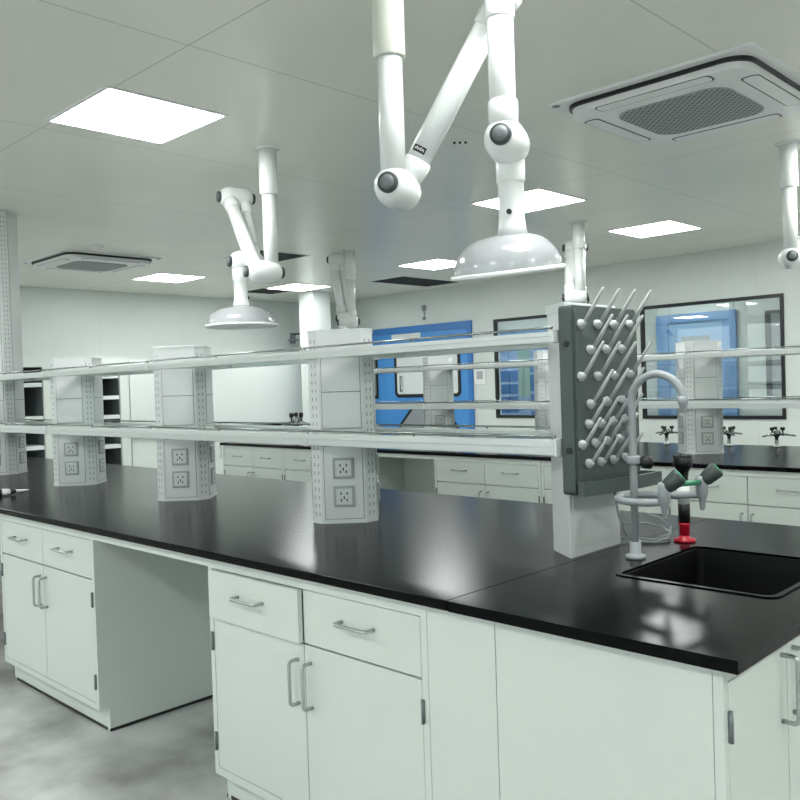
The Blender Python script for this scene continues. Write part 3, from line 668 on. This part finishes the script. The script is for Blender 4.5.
extraction_arm('folded white extraction arm rising behind the drying rack', None, (.715, .698), (-3.804, 5.987, 2.067), (-3.90, 6.16, 2.50), (-3.83, 6.04, 2.05), (0, 0, 1.82), hood_r=.18, sleeve_z=2.46, r=.042)
extraction_arm('white extraction arm at the right edge above the back island', None, (.443, -.896), (-1.753, 4.995, 2.042), (-1.40, 5.17, 2.52), (-1.20, 5.27, 2.05), (0, 0, 1.78), hood_r=.18, sleeve_z=2.43)

# ------------------------------------------------------------------ back island
Y2, Y2B, YP2 = 4.83, 6.25, 5.54
BI = [(-7.29, -6.305, 'base cabinet of the back island, farthest left'), (-6.302, -5.31, 'base cabinet of the back island left of its knee space, behind nearest post'),
      (-4.40, -3.405, 'base cabinet of the back island seen under the shelf left of the drying rack'), (-3.402, -2.475, 'base cabinet of the back island behind the drying rack'),
      (-2.472, -1.472, 'base cabinet of the back island right behind the side valves'), (-1.469, -.47, 'base cabinet of the back island at the right edge')]
for x0, x1, lab in BI: cabinet(x0, x1, Y2+.03, 'white ' + lab, 'back island base cabinets')
tag(MB((-4.85, Y2+.03, .8)).box(-5.31, -4.40, Y2+.03, Y2+.05, .805, ZT0).build('apron_rail', M['steel']), 'white apron rail above the back island knee space', 'rail')
tag(MB((-4.85, 5.5, 0)).box(-5.332, -4.378, Y2+.031+CD, Y2+.045+CD, 0, ZT0).build('back_panel', M['steel']), 'white service panel at the back of the back island knee space', 'panel')
tag(MB((-3.9, YP2, ZT0)).box(-7.30, -.40, Y2, Y2B, ZT0, ZT1, bev=.003).build('countertop', M['top']), 'black worktop of the back island', 'worktop')
PX2 = [-1.37, -2.56, -3.75, -4.94, -6.13]
L2 = ['at the right edge', 'before the blue door in the wide window', 'seen left of the drying rack', 'in front of the blue double door', 'hidden behind the nearest front post']
for x, l in zip(PX2, L2):
    c = copy_tree(p0); c.location = (x, YP2, ZT1); c['label'] = 'white power pilaster on the back island ' + l; c['group'] = 'power pilasters on the back island'
XJ2 = [-6.13, -4.94, -3.75, -2.56, -1.37, -.5]
N2 = ['left of the post before the blue double door', 'across the blue double door', 'across the left window behind the drying rack', 'across the wide window', 'at the right edge']
for i in range(5):
    x0, x1 = XJ2[i], XJ2[i+1]; g0 = x0 + PE+.004; g1 = x1 - (PE+.004 if i < 4 else .02)
    for zb, zh, lv in ((1.175, .046, 'lower'), (1.507, .032, 'upper')):
        shelf_bay(x0, x1, g0, g1, YP2, zb, zh, '%s glass shelf of the back island %s' % (lv, N2[i]), 'glass shelves of the back island')

def gas_tap(x, y, rz, label):
    t = thing('gas_tap', label, 'gas tap', (x, y, ZT1), 'gas taps on the back island')
    MB().lathe([(.03, 0), (.03, .008), (.014, .015), (.012, .07), (.02, .08), (.026, .09), (.026, .115), (.015, .125), (0, .126)], (0, 0, 0)).build('turret', M['rod'], t)
    for k in range(3):
        a = rz + k*2.094; v = Vector((math.cos(a), math.sin(a), 0)); p = Vector((0, 0, .10))
        n_ = MB().lathe([(.012, .02), (.012, .05), (.008, .055), (.006, .10), (.008, .104), (.005, .13)], p, v + Vector((0, 0, -.12)), 12).build('outlet', M['rod'], t)
        MB().lathe([(.006, 0), (.006, .02), (.016, .024), (.018, .04), (.01, .045)], p + v*.04, (0, 0, 1), 12).build('tap_knob', M['black'], n_)
    return t
gas_tap(-3.08, 6.08, .6, 'chrome gas tap with black knobs left of the back post, below window')
gas_tap(-2.60, 6.1, 1.2, 'chrome gas tap with black knobs just right of the back post')
gas_tap(-2.26, 6.1, .1, 'chrome gas tap with black knobs at the right, below the window corner')
t = gas_tap(-6.45, 5.15, .4, 'chrome gas tap with black knobs next to the white pillar, far left'); t.scale = (1.3, 1.3, 2.0)

# ------------------------------------------------------------------ tall white cabinets on the far wall
def tall_cabinet(y0, y1, ya, yb_, label, shelf_z):
    """solid white carcass with one open dark bay (ya..yb_) holding white shelves"""
    t = thing('tall_cabinet', label, 'cabinet', (-9.68, (y0+y1)/2, 0), 'tall cabinets on the far wall'); o = t.location.copy(); X0, X1, Z1 = -9.96, -9.4, 1.84
    c = MB(o).box(X0, X1, y0, y1, 1.72, Z1).box(X0, X1, y0, y1, 0, .12)
    if ya - y0 > .01: c.box(X0, X1, y0, ya, .12, 1.72)
    if y1 - yb_ > .01: c.box(X0, X1, yb_, y1, .12, 1.72)
    c.build('carcass', M['steel'], t)
    if yb_ > ya:
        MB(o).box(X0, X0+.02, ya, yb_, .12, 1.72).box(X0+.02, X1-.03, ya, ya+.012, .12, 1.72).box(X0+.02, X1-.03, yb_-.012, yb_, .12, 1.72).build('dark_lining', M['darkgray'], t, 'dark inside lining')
        for z in shelf_z: MB(o).box(X0+.02, X1-.01, ya+.012, yb_-.012, z, z+.045).build('shelf_board', M['frame'], t)
    return t
tall_cabinet(3.45, 4.13, 3.46, 3.95, 'tall white cabinet with open dark bay next to the tall column', (.45, .80, 1.13, 1.50))
tall_cabinet(4.2, 4.97, 4.3, 4.86, 'tall white cabinet with dark bay and white shelves behind the short post', (.45, .75, 1.10, 1.33, 1.58))
t = thing('fume_hood', 'large plain white fume hood cabinet on the far wall behind the shelves', 'cabinet', (-9.68, 6.2, 0)); o = t.location.copy()
MB(o).box(-9.96, -9.42, 4.98, 7.62, 0, 1.8).build('carcass', M['steel'], t)
MB(o).box(-9.42, -9.40, 4.985, 7.615, .92, 1.795, bev=.006).build('sash_panel', M['frame'], t)
for a, b in ((4.99, 6.295), (6.305, 7.61)):
    dd = MB(o).box(-9.42, -9.402, a, b, .11, .86, bev=.003).build('door', M['steel'], t)
    mb = MB(o); bar_handle(mb, (-9.402, b-.08 if a < 6 else a+.08, .6), False, .145, n=(1, 0, 0)); mb.build('handle', M['chrome'], dd)
MB(o).box(-9.42, -9.36, 4.98, 7.62, .87, .905, bev=.004).build('work_ledge', M['top'], t, 'black work ledge')

t = thing('wall_bracket', 'small dark bracket with a dish on the far wall left of the pillar', 'bracket', (XL, 7.95, 2.16))
MB().box(0, .02, -.05, .05, -.10, .06, bev=.005).build('plate', M['gray'], t)
MB().tube([(.02, 0, .03), (.10, .02, .04), (.22, .06, .03)], .012, 8).build('swing_arm', M['knob'], t)
MB().lathe([(0, .0), (.09, .004), (.10, .02), (.09, .016), (0, .012)], (.14, -.08, -.07), seg=20).tube([(.02, 0, -.06), (.10, -.05, -.064)], .01, 8).build('dish', M['gray'], t)
